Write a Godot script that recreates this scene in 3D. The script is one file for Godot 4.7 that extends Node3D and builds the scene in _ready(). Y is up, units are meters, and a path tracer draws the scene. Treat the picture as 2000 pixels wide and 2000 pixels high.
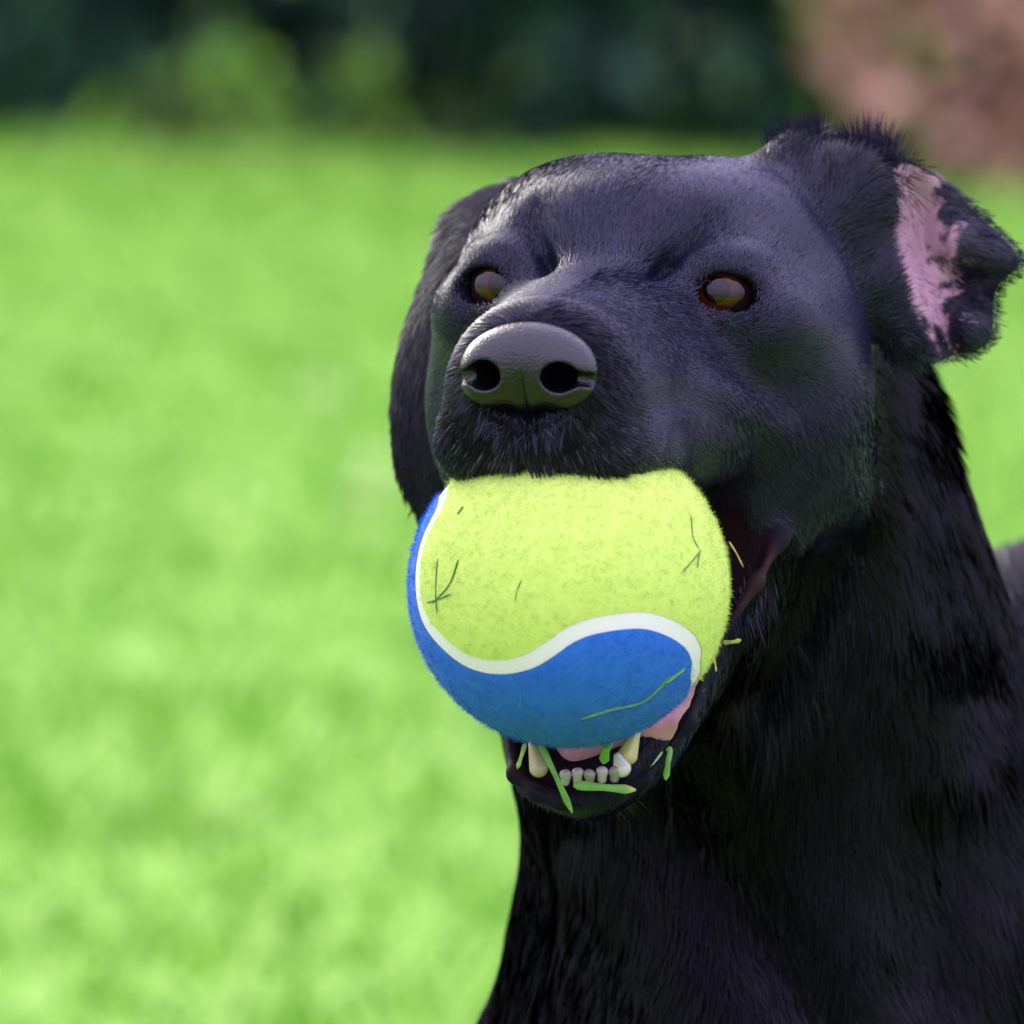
extends Node3D
# ---------------------------------------------------------------- frame of the dog's head
# Shapes of the dog and the ball are laid out in centimetres in a frame whose origin stands 0.58 m above the lawn:
# x to the right, y up, z towards the viewer; it is tipped like the line of sight. FOCUS is that frame in the world.
const CAM_DIST := 3.0
const PITCH := -6.6
const ROLL := 2.0
const CM := 62.5
var focus: Transform3D
var head: Transform3D            # head axes (right, up, forward) in the centimetre frame
var head_inv: Transform3D
var dog_at: Vector3
var rng := RandomNumberGenerator.new()
var noise := FastNoiseLite.new()
var M := {}
var T0 := 0

func stage(what: String) -> void:
	print("%6d ms  %s" % [Time.get_ticks_msec() - T0, what])

# a pixel of the 2000 px photograph at depth z (cm towards the viewer)
func px(x: float, y: float, z: float) -> Vector3:
	var s := (1.0 - z / (CAM_DIST * 100.0)) / CM
	return Vector3((x - 1000.0) * s, (1000.0 - y) * s, z)
func hd(r: float, u: float, f: float) -> Vector3:
	return head * Vector3(r, u, f)
func to_world(p: Vector3) -> Vector3:
	return focus * (p * 0.01)
func from_world(w: Vector3) -> Vector3:
	return (focus.affine_inverse() * w) * 100.0

# ---------------------------------------------------------------- signed distance shapes
class Prim:
	var kind := 0          # 0 ellipsoid, 1 tapered capsule
	var sub := false
	var k := 0.5
	var t: Transform3D
	var ir: Vector3
	var a: Vector3
	var ba: Vector3
	var bb := 1.0
	var ra := 1.0
	var rb := 1.0
	var rmin := 1.0
	func rough(p: Vector3) -> float:      # for sorting blocks: does not shrink to nothing deep inside
		if kind == 0:
			var q := t * p
			var k0 := q.length()
			if k0 < 1.0: return (k0 - 1.0) * rmin
			return k0 * (k0 - 1.0) / maxf((q * ir).length(), 1e-4)
		return dist(p)
	func dist(p: Vector3) -> float:
		if kind == 0:
			var q := t * p
			var k0 := q.length()
			var k1 := (q * ir).length()
			return k0 * (k0 - 1.0) / maxf(k1, 1e-4)
		var pa := p - a
		var h := clampf(pa.dot(ba) / bb, 0.0, 1.0)
		return (pa - ba * h).length() - lerpf(ra, rb, h)

class Brush:
	var a: Vector3
	var ba: Vector3
	var bb := 1.0
	var w := 1.0
	var amp := 0.1
	var n: Vector3
	var flat := 0.6
	func at(p: Vector3) -> float:
		var q := p - a
		q -= n * (q.dot(n) * flat)
		var h := clampf(q.dot(ba) / bb, 0.0, 1.0)
		var d2 := (q - ba * h).length_squared() / (w * w)
		return amp * exp(-d2) if d2 < 7.0 else 0.0

var prims: Array = []
var brushes: Array = []

func ell(c: Vector3, r: Vector3, k := 0.8, rot := Basis.IDENTITY, sub := false, in_head := true) -> void:
	var p := Prim.new()
	p.k = k; p.sub = sub
	var fr := Transform3D(rot, c)
	if in_head: fr = head * fr
	fr.basis = fr.basis * Basis.from_scale(r)
	p.t = fr.affine_inverse()
	p.rmin = minf(r.x, minf(r.y, r.z))
	p.ir = Vector3(1.0 / r.x, 1.0 / r.y, 1.0 / r.z)
	prims.append(p)
func cone(a: Vector3, b: Vector3, ra: float, rb: float, k := 0.8, in_head := true, sub := false) -> void:
	var p := Prim.new()
	p.kind = 1; p.k = k; p.sub = sub
	p.a = head * a if in_head else a
	p.ba = (head * b if in_head else b) - p.a
	p.bb = maxf(p.ba.length_squared(), 1e-6)
	p.ra = ra; p.rb = rb
	prims.append(p)
func brush(a: Vector3, b: Vector3, w: float, amp: float, axis := Vector3(0, 0, 1), flat := 0.6) -> void:
	var s := Brush.new()
	s.n = axis.normalized(); s.flat = flat; s.w = w; s.amp = amp
	s.a = a
	var ba := b - a
	s.ba = ba - s.n * (ba.dot(s.n) * flat)
	s.bb = maxf(s.ba.length_squared(), 1e-6)
	brushes.append(s)
func both(c: Vector3, r: Vector3, k := 0.8, rot := Vector3.ZERO, sub := false) -> void:
	ell(c, r, k, Basis.from_euler(rot), sub)
	ell(Vector3(-c.x, c.y, c.z), r, k, Basis.from_euler(Vector3(rot.x, -rot.y, -rot.z)), sub)
func both_cone(a: Vector3, b: Vector3, ra: float, rb: float, k := 0.8, sub := false) -> void:
	cone(a, b, ra, rb, k, true, sub)
	cone(Vector3(-a.x, a.y, a.z), Vector3(-b.x, b.y, b.z), ra, rb, k, true, sub)
func both_brush(a: Vector3, b: Vector3, w: float, amp: float, axis := Vector3(0, 0, 1), flat := 0.6) -> void:
	brush(hd(a.x, a.y, a.z), hd(b.x, b.y, b.z), w, amp, head.basis * axis, flat)
	brush(hd(-a.x, a.y, a.z), hd(-b.x, b.y, b.z), w, amp, head.basis * Vector3(-axis.x, axis.y, axis.z), flat)

static func field(p: Vector3, list: Array, brs: Array) -> float:
	var d := 1e3
	for q: Prim in list:
		var e: float = q.dist(p)
		var k: float = q.k
		if q.sub:
			e = -e
			var h := maxf(k - absf(d - e), 0.0)
			d = maxf(d, e) + h * h / (4.0 * k)
		else:
			var h2 := maxf(k - absf(d - e), 0.0)
			d = minf(d, e) - h2 * h2 / (4.0 * k)
	for b: Brush in brs:
		d -= b.at(p)
	return d

const BL := 8
class Job:
	var lo: Vector3
	var h: float
	var nb: Vector3i
	var prims: Array
	var brushes: Array
	var rows: Array
	var keep: Callable
	func run(i: int) -> void:
		var bz := i
		var out := {}
		var R := h * BL * 0.87
		for by in nb.y:
			for bx in nb.x:
				var o := lo + Vector3(bx, by, bz) * (h * BL)
				var c := o + Vector3.ONE * (h * (BL - 1) * 0.5)
				var list: Array = []
				var d := 1e3
				for q: Prim in prims:
					var e: float = q.rough(c)
					if e < 3.0 * R + q.k: list.append(q)
					if q.sub: d = maxf(d, -e)
					else: d = minf(d, e - q.k * 0.25)
				var key := bx + nb.x * by
				if absf(d) > R * 1.4 + 0.35:
					out[key] = d
					continue
				var brs: Array = []
				for b: Brush in brushes:
					var q := c - b.a
					q -= b.n * (q.dot(b.n) * b.flat)
					var t := clampf(q.dot(b.ba) / b.bb, 0.0, 1.0)
					if (q - b.ba * t).length() < b.w * 2.7 + R: brs.append(b)
				var v := PackedFloat32Array()
				v.resize(BL * BL * BL)
				v.fill(1e3)
				for q: Prim in list:
					var k: float = q.k
					var k4 := 1.0 / (4.0 * k)
					var sub: bool = q.sub
					var n := 0
					if q.kind == 0:
						var tr: Transform3D = q.t
						var ir: Vector3 = q.ir
						var dx: Vector3 = tr.basis.x * h
						for z in BL:
							for y in BL:
								var w: Vector3 = tr * (o + Vector3(0, y, z) * h)
								for x in BL:
									var k0 := w.length()
									var e := k0 * (k0 - 1.0) / maxf((w * ir).length(), 1e-4)
									var s := v[n]
									if sub:
										e = -e
										var m := maxf(k - absf(s - e), 0.0)
										v[n] = maxf(s, e) + m * m * k4
									else:
										var m := maxf(k - absf(s - e), 0.0)
										v[n] = minf(s, e) - m * m * k4
									n += 1
									w += dx
					else:
						var ba: Vector3 = q.ba
						var ib := 1.0 / q.bb
						var ra: float = q.ra
						var dr: float = q.rb - q.ra
						for z in BL:
							for y in BL:
								var pa: Vector3 = o + Vector3(0, y, z) * h - q.a
								for x in BL:
									var hh := clampf(pa.dot(ba) * ib, 0.0, 1.0)
									var e := (pa - ba * hh).length() - ra - dr * hh
									var s := v[n]
									if sub:
										e = -e
										var m := maxf(k - absf(s - e), 0.0)
										v[n] = maxf(s, e) + m * m * k4
									else:
										var m := maxf(k - absf(s - e), 0.0)
										v[n] = minf(s, e) - m * m * k4
									n += 1
									pa.x += h
				for b: Brush in brs:
					var n := 0
					var bn: Vector3 = b.n
					var ba: Vector3 = b.ba
					var ib := 1.0 / b.bb
					var iw := 1.0 / (b.w * b.w)
					var fl: float = b.flat
					for z in BL:
						for y in BL:
							var pa: Vector3 = o + Vector3(0, y, z) * h - b.a
							for x in BL:
								var u := pa - bn * (pa.dot(bn) * fl)
								var d2 := (u - ba * clampf(u.dot(ba) * ib, 0.0, 1.0)).length_squared() * iw
								if d2 < 7.0: v[n] -= b.amp * exp(-d2)
								n += 1
								pa.x += h
				out[key] = v
		rows[i] = out

# surface nets of the field inside a box; keep(p) leaves cells out
func mesh_field(lo: Vector3, hi: Vector3, h: float, ps: Array, bs: Array, keep: Callable) -> Dictionary:
	var nb := Vector3i(((hi - lo) / (h * BL)).ceil())
	var job := Job.new()
	job.lo = lo; job.h = h; job.nb = nb; job.prims = ps; job.brushes = bs
	job.rows.resize(nb.z)
	var id := WorkerThreadPool.add_group_task(job.run, nb.z)
	WorkerThreadPool.wait_for_group_task_completion(id)
	var nx := nb.x * BL
	var ny := nb.y * BL
	var nz := nb.z * BL
	var g := PackedFloat32Array()
	g.resize(nx * ny * nz)
	g.fill(9.0)
	var near: Array = []
	for bz in nb.z:
		var row: Dictionary = job.rows[bz]
		for key: int in row:
			var bx := key % nb.x
			var by := key / nb.x
			if row[key] is float:
				if row[key] < 0.0:
					for z in BL:
						for y in BL:
							var at := (bx * BL) + nx * ((by * BL + y) + ny * (bz * BL + z))
							for x in BL: g[at + x] = -9.0
				continue
			near.append(Vector3i(bx, by, bz))
			var v: PackedFloat32Array = row[key]
			var n := 0
			for z in BL:
				for y in BL:
					var at2 := (bx * BL) + nx * ((by * BL + y) + ny * (bz * BL + z))
					for x in BL:
						g[at2 + x] = v[n]
						n += 1
	var vid := PackedInt32Array()
	vid.resize(nx * ny * nz)
	vid.fill(-1)
	var verts := PackedVector3Array()
	var norms := PackedVector3Array()
	var cells := PackedInt32Array()
	var sx := 1
	var sy := nx
	var sz := nx * ny
	for b: Vector3i in near:
		for z in range(b.z * BL, mini(b.z * BL + BL, nz - 1)):
			for y in range(b.y * BL, mini(b.y * BL + BL, ny - 1)):
				var i := b.x * BL + nx * (y + ny * z)
				for x in range(b.x * BL, mini(b.x * BL + BL, nx - 1)):
					var c0 := g[i]
					var c1 := g[i + 1]
					var c2 := g[i + sy]
					var c3 := g[i + sy + 1]
					var c4 := g[i + sz]
					var c5 := g[i + sz + 1]
					var c6 := g[i + sz + sy]
					var c7 := g[i + sz + sy + 1]
					var neg := int(c0 < 0) + int(c1 < 0) + int(c2 < 0) + int(c3 < 0) + int(c4 < 0) + int(c5 < 0) + int(c6 < 0) + int(c7 < 0)
					if neg != 0 and neg != 8:
						var s := Vector3.ZERO
						var n := 0
						if (c0 < 0) != (c1 < 0): s += Vector3(c0 / (c0 - c1), 0, 0); n += 1
						if (c2 < 0) != (c3 < 0): s += Vector3(c2 / (c2 - c3), 1, 0); n += 1
						if (c4 < 0) != (c5 < 0): s += Vector3(c4 / (c4 - c5), 0, 1); n += 1
						if (c6 < 0) != (c7 < 0): s += Vector3(c6 / (c6 - c7), 1, 1); n += 1
						if (c0 < 0) != (c2 < 0): s += Vector3(0, c0 / (c0 - c2), 0); n += 1
						if (c1 < 0) != (c3 < 0): s += Vector3(1, c1 / (c1 - c3), 0); n += 1
						if (c4 < 0) != (c6 < 0): s += Vector3(0, c4 / (c4 - c6), 1); n += 1
						if (c5 < 0) != (c7 < 0): s += Vector3(1, c5 / (c5 - c7), 1); n += 1
						if (c0 < 0) != (c4 < 0): s += Vector3(0, 0, c0 / (c0 - c4)); n += 1
						if (c1 < 0) != (c5 < 0): s += Vector3(1, 0, c1 / (c1 - c5)); n += 1
						if (c2 < 0) != (c6 < 0): s += Vector3(0, 1, c2 / (c2 - c6)); n += 1
						if (c3 < 0) != (c7 < 0): s += Vector3(1, 1, c3 / (c3 - c7)); n += 1
						var p := lo + (Vector3(x, y, z) + s / n) * h
						if keep.call(p):
							vid[i] = verts.size()
							verts.append(p)
							norms.append(Vector3(c1 + c3 + c5 + c7 - c0 - c2 - c4 - c6, c2 + c3 + c6 + c7 - c0 - c1 - c4 - c5, c4 + c5 + c6 + c7 - c0 - c1 - c2 - c3).normalized())
							cells.append(i)
					i += 1
	var idx := PackedInt32Array()
	for i in cells:
		var c0 := g[i] < 0
		for ax in 3:
			var st: int = [sx, sy, sz][ax]
			var c1: bool = g[i + st] < 0
			if c0 == c1: continue
			var u: int = [sy, sz, sx][ax]
			var w: int = [sz, sx, sy][ax]
			var v0 := vid[i]
			var v1 := vid[i - u]
			var v2 := vid[i - u - w]
			var v3 := vid[i - w]
			if v1 < 0 or v2 < 0 or v3 < 0: continue
			if c0: idx.append_array([v0, v2, v1, v0, v3, v2])
			else: idx.append_array([v0, v1, v2, v0, v2, v3])
	# one light smoothing of the normals
	var acc := PackedVector3Array(norms)
	for t in range(0, idx.size(), 3):
		var a := idx[t]
		var b2 := idx[t + 1]
		var c := idx[t + 2]
		var sm := (norms[a] + norms[b2] + norms[c]) * 0.35
		acc[a] += sm; acc[b2] += sm; acc[c] += sm
	for i in acc.size(): acc[i] = acc[i].normalized()
	return {"v": verts, "n": acc, "i": idx}

# ---------------------------------------------------------------- nodes
func commit(d: Dictionary, called: String, mat: Material, parent: Node3D, origin: Vector3, in_cm := true) -> MeshInstance3D:
	var v := PackedVector3Array()
	var nn := PackedVector3Array()
	var src: PackedVector3Array = d.v
	v.resize(src.size()); nn.resize(src.size())
	for i in src.size():
		v[i] = (to_world(src[i]) - origin) if in_cm else src[i] - origin
		nn[i] = focus.basis * d.n[i] if in_cm else d.n[i]
	var arr: Array = []
	arr.resize(Mesh.ARRAY_MAX)
	arr[Mesh.ARRAY_VERTEX] = v
	arr[Mesh.ARRAY_NORMAL] = nn
	arr[Mesh.ARRAY_INDEX] = wound(v, nn, d.i)
	if d.has("c"): arr[Mesh.ARRAY_COLOR] = d.c
	var m := ArrayMesh.new()
	m.add_surface_from_arrays(Mesh.PRIMITIVE_TRIANGLES, arr)
	return put(m, called, mat, parent)
func wound(v: PackedVector3Array, n: PackedVector3Array, ix: PackedInt32Array) -> PackedInt32Array:
	var out := ix.duplicate()
	for t in range(0, ix.size(), 3):
		var a := ix[t]
		var b := ix[t + 1]
		var c := ix[t + 2]
		if (v[c] - v[a]).cross(v[b] - v[a]).dot(n[a] + n[b] + n[c]) < 0.0:
			out[t + 1] = c
			out[t + 2] = b
	return out
func closed(m: ArrayMesh) -> ArrayMesh:
	var arr := m.surface_get_arrays(0)
	var v: PackedVector3Array = arr[Mesh.ARRAY_VERTEX]
	var ix := PackedInt32Array()
	if arr[Mesh.ARRAY_INDEX] != null: ix = arr[Mesh.ARRAY_INDEX]
	if ix.is_empty():
		for i in v.size(): ix.append(i)
	arr[Mesh.ARRAY_INDEX] = wound(v, arr[Mesh.ARRAY_NORMAL], ix)
	var o := ArrayMesh.new()
	o.add_surface_from_arrays(Mesh.PRIMITIVE_TRIANGLES, arr)
	return o
func put(m: Mesh, called: String, mat: Material, parent: Node) -> MeshInstance3D:
	var o := MeshInstance3D.new()
	o.name = called
	o.mesh = m
	o.material_override = mat
	parent.add_child(o, true)
	return o
func tag(o: Node, label: String, category: String, group := "", kind := "") -> void:
	if label: o.set_meta("label", label)
	if category: o.set_meta("category", category)
	if group: o.set_meta("group", group)
	if kind: o.set_meta("kind", kind)
func thing(called: String, at: Vector3) -> Node3D:
	var o := Node3D.new()
	o.name = called
	add_child(o, true)
	o.position = at
	return o
func lin(r: float, g: float, b: float) -> Color:
	return Color(r, g, b).linear_to_srgb()
func mat(c: Color, rough: float, vertex := false) -> StandardMaterial3D:
	var m := StandardMaterial3D.new()
	m.albedo_color = c
	m.roughness = rough
	m.vertex_color_use_as_albedo = vertex
	m.cull_mode = BaseMaterial3D.CULL_DISABLED
	return m

# many copies of one small mesh: rows of 12 numbers for the place and 4 for the colour
class Copies:
	var buf := PackedFloat32Array()
	var n := 0
	func add(t: Transform3D, c: Color) -> void:
		var b := t.basis
		buf.append_array([b.x.x, b.y.x, b.z.x, t.origin.x, b.x.y, b.y.y, b.z.y, t.origin.y, b.x.z, b.y.z, b.z.z, t.origin.z, c.r, c.g, c.b, 1.0])
		n += 1
func put_copies(cp: Copies, mesh: Mesh, called: String, mat_: Material, parent: Node) -> MultiMeshInstance3D:
	var mm := MultiMesh.new()
	mm.transform_format = MultiMesh.TRANSFORM_3D
	mm.use_colors = true
	mm.mesh = mesh
	mm.instance_count = cp.n
	mm.buffer = cp.buf
	var o := MultiMeshInstance3D.new()
	o.name = called
	o.multimesh = mm
	o.material_override = mat_
	parent.add_child(o, true)
	return o

# a lock of hairs one unit long along y, lifting off along z
func lock_mesh(count: int, spread: float, width: float, lift0: float, lift1: float, sd: int, segs := 3, scatter := 0.4) -> ArrayMesh:
	var r := RandomNumberGenerator.new()
	r.seed = sd
	var st := SurfaceTool.new()
	st.begin(Mesh.PRIMITIVE_TRIANGLES)
	for k in count:
		var root := Vector3(r.randf_range(-1, 1) * spread, r.randf_range(-0.5, 0.5), -0.05)
		var lift := r.randf_range(lift0, lift1)
		var lean := r.randfn(0.0, 0.13)
		var bend := r.randfn(0.0, 0.10)
		var len_ := r.randf_range(0.65, 1.15)
		var twist := r.randf_range(-1.0, 1.0)
		var side := Vector3(cos(twist), 0, sin(twist))
		var up := Vector3(-sin(twist), 0, cos(twist))
		var pts: Array = []
		for s in segs + 1:
			var t := float(s) / segs
			pts.append(root + Vector3(lean * t + bend * t * t, t * len_, lift * t * (1.0 - 0.45 * t) * len_))
		for s in segs:
			var t0 := float(s) / segs
			var t1 := float(s + 1) / segs
			var w0 := width * (1.0 - t0 * t0)
			var w1 := width * (1.0 - t1 * t1)
			var a: Vector3 = pts[s]
			var b: Vector3 = pts[s + 1]
			var nl := (up * scatter + Vector3(0, 0, 1)).normalized()
			var q := [[a - side * w0, nl - side * 0.35], [a + side * w0, nl + side * 0.35], [b + side * w1, nl + side * 0.35], [b - side * w1, nl - side * 0.35]]
			for i in [0, 1, 2, 0, 2, 3]:
				if s == segs - 1 and i == 3: pass
				st.set_normal(q[i][1].normalized())
				st.add_vertex(q[i][0])
	return closed(st.commit())

# hairs of many locks joined into one mesh: a lock is placed by transforming its points
class Hair:
	var lv: PackedVector3Array
	var ln: PackedVector3Array
	var li: PackedInt32Array
	var v := PackedVector3Array()
	var n := PackedVector3Array()
	var c := PackedColorArray()
	var count := 0
	func setup(strands: int, spread: float, width: float, lift0: float, lift1: float, sd: int, scatter: float) -> void:
		var r := RandomNumberGenerator.new()
		r.seed = sd
		for k in strands:
			var root := Vector3(r.randf_range(-1, 1) * spread, r.randf_range(-0.5, 0.5), 0.01)
			var lift := r.randf_range(lift0, lift1)
			var lean := r.randfn(0.0, 0.07)
			var len_ := r.randf_range(0.65, 1.15)
			var tw := r.randf_range(-1.0, 1.0)
			var side := Vector3(cos(tw), 0, sin(tw)) * width
			var nl := (Vector3(-sin(tw), 0, cos(tw)) * scatter + Vector3(0, 0, 1)).normalized()
			var b := lv.size()
			var p1 := root + Vector3(lean * 0.4, 0.5 * len_, lift * 0.40 * len_)
			var p2 := root + Vector3(lean, len_, lift * 0.55 * len_)
			lv.append_array([root - side, root + side, p1 - side * 0.8, p1 + side * 0.8, p2])
			var sd_ := side.normalized() * 0.3
			ln.append_array([(nl - sd_).normalized(), (nl + sd_).normalized(), (nl - sd_).normalized(), (nl + sd_).normalized(), nl])
			li.append_array([b, b + 3, b + 1, b, b + 2, b + 3, b + 2, b + 4, b + 3])
	func add(t: Transform3D, turn: Basis, colours: PackedColorArray) -> void:
		v.append_array(t * lv)
		n.append_array(Transform3D(turn, Vector3.ZERO) * ln)
		c.append_array(colours)
		count += 1
	func mesh() -> ArrayMesh:
		var idx := PackedInt32Array()
		var m := li.size()
		idx.resize(m * count)
		var at := 0
		var off := 0
		for k in count:
			for j in m: idx[at + j] = li[j] + off
			at += m
			off += lv.size()
		var arr: Array = []
		arr.resize(Mesh.ARRAY_MAX)
		arr[Mesh.ARRAY_VERTEX] = v
		arr[Mesh.ARRAY_NORMAL] = n
		arr[Mesh.ARRAY_COLOR] = c
		arr[Mesh.ARRAY_INDEX] = idx
		var o := ArrayMesh.new()
		o.add_surface_from_arrays(Mesh.PRIMITIVE_TRIANGLES, arr)
		return o

# ---------------------------------------------------------------- build
func _ready() -> void:
	T0 = Time.get_ticks_msec()
	rng.seed = 7
	noise.seed = 3
	noise.frequency = 1.0
	noise.fractal_octaves = 2
	# camera
	var turn := Basis(Vector3.RIGHT, deg_to_rad(PITCH)) * Basis(Vector3.BACK, deg_to_rad(ROLL))
	focus = Transform3D(turn, Vector3(0, 0.58, 0))
	head = Transform3D(Basis(), px(1183, 565, 0))
	var yaw := deg_to_rad(16.5)
	head.basis = Basis(Vector3(cos(yaw), 0, sin(yaw)), Vector3.UP, Vector3(-sin(yaw), 0, cos(yaw)))
	head.basis = Basis(Vector3.BACK, deg_to_rad(-2.0)) * head.basis
	head_inv = head.affine_inverse()
	dog_at = Vector3(0.14, 0, -0.42)
	var cam := Camera3D.new()
	cam.name = "camera"
	add_child(cam)
	cam.transform = Transform3D(turn, focus * Vector3(0, 0, CAM_DIST))
	var attr := CameraAttributesPhysical.new()
	attr.frustum_focal_length = 200.0
	attr.exposure_aperture = 7.5
	attr.frustum_focus_distance = CAM_DIST - 0.03
	attr.frustum_far = 200.0
	attr.frustum_near = 0.05
	cam.attributes = attr
	cam.fov = rad_to_deg(2.0 * atan(0.16 / CAM_DIST))
	cam.far = 200.0
	cam.current = true
	# sky, sun, exposure
	var sky_mat := ProceduralSkyMaterial.new()
	sky_mat.sky_top_color = lin(0.69, 0.63, 1.0)
	sky_mat.sky_horizon_color = lin(0.27, 0.25, 0.38)
	sky_mat.ground_horizon_color = Color(0.35, 0.42, 0.25)
	sky_mat.ground_bottom_color = Color(0.25, 0.35, 0.15)
	sky_mat.sky_curve = 0.25
	sky_mat.sun_angle_max = 0.0
	var env := Environment.new()
	env.background_mode = Environment.BG_SKY
	env.sky = Sky.new()
	env.sky.sky_material = sky_mat
	env.background_energy_multiplier = 1.65
	env.tonemap_mode = Environment.TONE_MAPPER_LINEAR
	env.tonemap_exposure = 2.35
	env.sdfgi_enabled = true
	env.ssao_enabled = true
	env.ssil_enabled = true
	var we := WorldEnvironment.new()
	we.name = "environment"
	we.environment = env
	add_child(we)
	var sun := DirectionalLight3D.new()
	sun.name = "sun"
	add_child(sun)
	sun.look_at_from_position(Vector3(-1.2, 0.95, -2.0), Vector3.ZERO)
	sun.light_color = Color(1.0, 0.98, 0.95)
	sun.light_energy = 0.45
	sun.light_angular_distance = 28.0
	sun.shadow_enabled = true

	materials()
	lawn()
	stage("lawn")
	hedge()
	stage("hedge")
	build_dog()
	build_ball()
	stage("ball")
	clippings()
	print("done")

func materials() -> void:
	var coat_tint := lin(0.36, 0.31, 1.0)
	M.skin = mat(Color.WHITE, 0.65, true)
	M.skin.metallic_specular = 0.22
	M.fur = mat(coat_tint, 0.35, true)
	M.fur.metallic_specular = 0.34
	M.fur.rim_enabled = true
	M.fur.rim = 0.11
	M.fur.rim_tint = 1.0
	M.long_fur = mat(coat_tint, 0.5, true)
	M.long_fur.metallic_specular = 0.27
	M.ear = mat(Color.WHITE, 0.6, true)
	M.lip = mat(lin(0.014, 0.012, 0.014), 0.25)
	M.nose = mat(lin(0.004, 0.0038, 0.005), 0.27)
	M.nose.metallic_specular = 0.48
	var peb := FastNoiseLite.new()
	peb.noise_type = FastNoiseLite.TYPE_CELLULAR
	peb.seed = 4
	peb.frequency = 0.05
	var pt := NoiseTexture2D.new()
	pt.width = 256; pt.height = 256
	pt.seamless = true
	pt.noise = peb
	M.nose.uv1_triplanar = true
	M.nose.uv1_scale = Vector3.ONE * 70.0
	M.nose.heightmap_enabled = true
	M.nose.heightmap_texture = pt
	M.nose.heightmap_scale = 0.03
	M.tongue = mat(lin(0.60, 0.25, 0.32), 0.3)
	M.tooth = mat(Color.WHITE, 0.25, true)
	M.eye = mat(Color.WHITE, 0.04, true)
	M.eye.metallic_specular = 0.42
	M.felt = mat(Color.WHITE, 0.95, true)
	M.seam = mat(lin(0.70, 0.66, 0.62), 0.6)
	M.grass = mat(Color.WHITE, 0.55, true)
	M.grass.metallic_specular = 0.25
	M.leaf = mat(Color.WHITE, 0.5, true)
	M.leaf.metallic_specular = 0.3
	M.stem = mat(lin(0.05, 0.035, 0.025), 0.9)
	M.petal = mat(lin(0.8, 0.8, 0.8), 0.6)
	M.pollen = mat(lin(0.7, 0.5, 0.05), 0.7)

# ---------------------------------------------------------------- lawn
func lawn() -> void:
	var st := SurfaceTool.new()
	st.begin(Mesh.PRIMITIVE_TRIANGLES)
	var n := 120
	var pt := func(i: int, j: int) -> Vector3:
		var u := (float(i) / n * 2.0 - 1.0)
		var w := (float(j) / n * 2.0 - 1.0)
		var p := Vector3(u * absf(u) * 90.0, 0, w * absf(w) * 90.0 - 5.0)
		return p
	st.set_smooth_group(0)
	for i in n:
		for j in n:
			for q in [[0, 0], [1, 0], [1, 1], [0, 0], [1, 1], [0, 1]]:
				var p: Vector3 = pt.call(i + q[0], j + q[1])
				var t := noise.get_noise_2d(p.x * 1.3, p.z * 1.3)
				st.set_color(Color(0.23 + 0.04 * t, 0.46 + 0.04 * t, 0.05))
				st.set_normal(Vector3.UP)
				st.add_vertex(p)
	var ground := put(closed(st.commit()), "lawn_ground", mat(Color.WHITE, 0.95, true), self)
	ground.set_meta("kind", "structure")
	# blades
	var cp := Copies.new()
	var blade := grass_tuft(9, 21)
	for k in 46000:
		var z := -9.75 + pow(rng.randf(), 1.15) * 12.0
		var w := 2.2 + (2.0 - z) * 0.28
		var x := rng.randf_range(-w, w) + (2.0 - z) * 0.03
		var pat := noise.get_noise_2d(x * 2.1 + 642.69, z * 0.9)
		var pat2 := noise.get_noise_2d(x * 3.2 + 682.69, z * 1.6)
		var h := 0.05 * (1.0 + 0.35 * pat2) * rng.randf_range(0.7, 1.3)
		var b := Basis(Vector3.UP, rng.randf() * TAU).scaled(Vector3(0.07, h, 0.07))
		var g := 0.5 + 0.5 * clampf(pat * 1.2 + pat2 * 0.4 + rng.randfn(0, 0.15), -1, 1)
		var c := Color(0.215, 0.465, 0.045).lerp(Color(0.295, 0.54, 0.08), g)
		cp.add(Transform3D(b, Vector3(x, 0.0, z)), c)
	var gr := put_copies(cp, blade, "grass", M.grass, self)
	tag(gr, "short bright green grass of the mown lawn behind the dog", "grass", "", "stuff")
	# daisies
	var spots := [[630, 765], [705, 960], [735, 905]]
	for s in spots:
		var dir := (to_world(px(s[0], s[1], 0)) - to_world(Vector3(0, 0, CAM_DIST * 100.0))).normalized()
		var eye := to_world(Vector3(0, 0, CAM_DIST * 100.0))
		var hit := eye + dir * ((eye.y - 0.055) / -dir.y)
		daisy(Vector3(hit.x, 0, hit.z))

func grass_tuft(count: int, sd: int) -> ArrayMesh:
	var r := RandomNumberGenerator.new()
	r.seed = sd
	var st := SurfaceTool.new()
	st.begin(Mesh.PRIMITIVE_TRIANGLES)
	for k in count:
		var root := Vector3(r.randf_range(-0.6, 0.6), -0.02, r.randf_range(-0.6, 0.6))
		var a := r.randf() * TAU
		var side := Vector3(cos(a), 0, sin(a)) * r.randf_range(0.035, 0.06)
		var fall := Vector3(-sin(a), 0, cos(a)) * r.randf_range(-0.6, 0.6)
		var hh := r.randf_range(0.6, 1.1)
		var prev := root
		for s in 3:
			var t1 := (s + 1) / 3.0
			var nx := root + Vector3(0, hh * t1 * (1.0 - 0.25 * t1 * t1), 0) + fall * t1 * t1
			var w0 := side * (1.0 - pow(s / 3.0, 2.0))
			var w1 := side * (1.0 - t1 * t1)
			var nn := (nx - prev).cross(side).normalized()
			for v in [prev - w0, prev + w0, nx + w1, prev - w0, nx + w1, nx - w1]:
				st.set_normal(nn)
				st.add_vertex(v)
			prev = nx
	return closed(st.commit())

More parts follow.
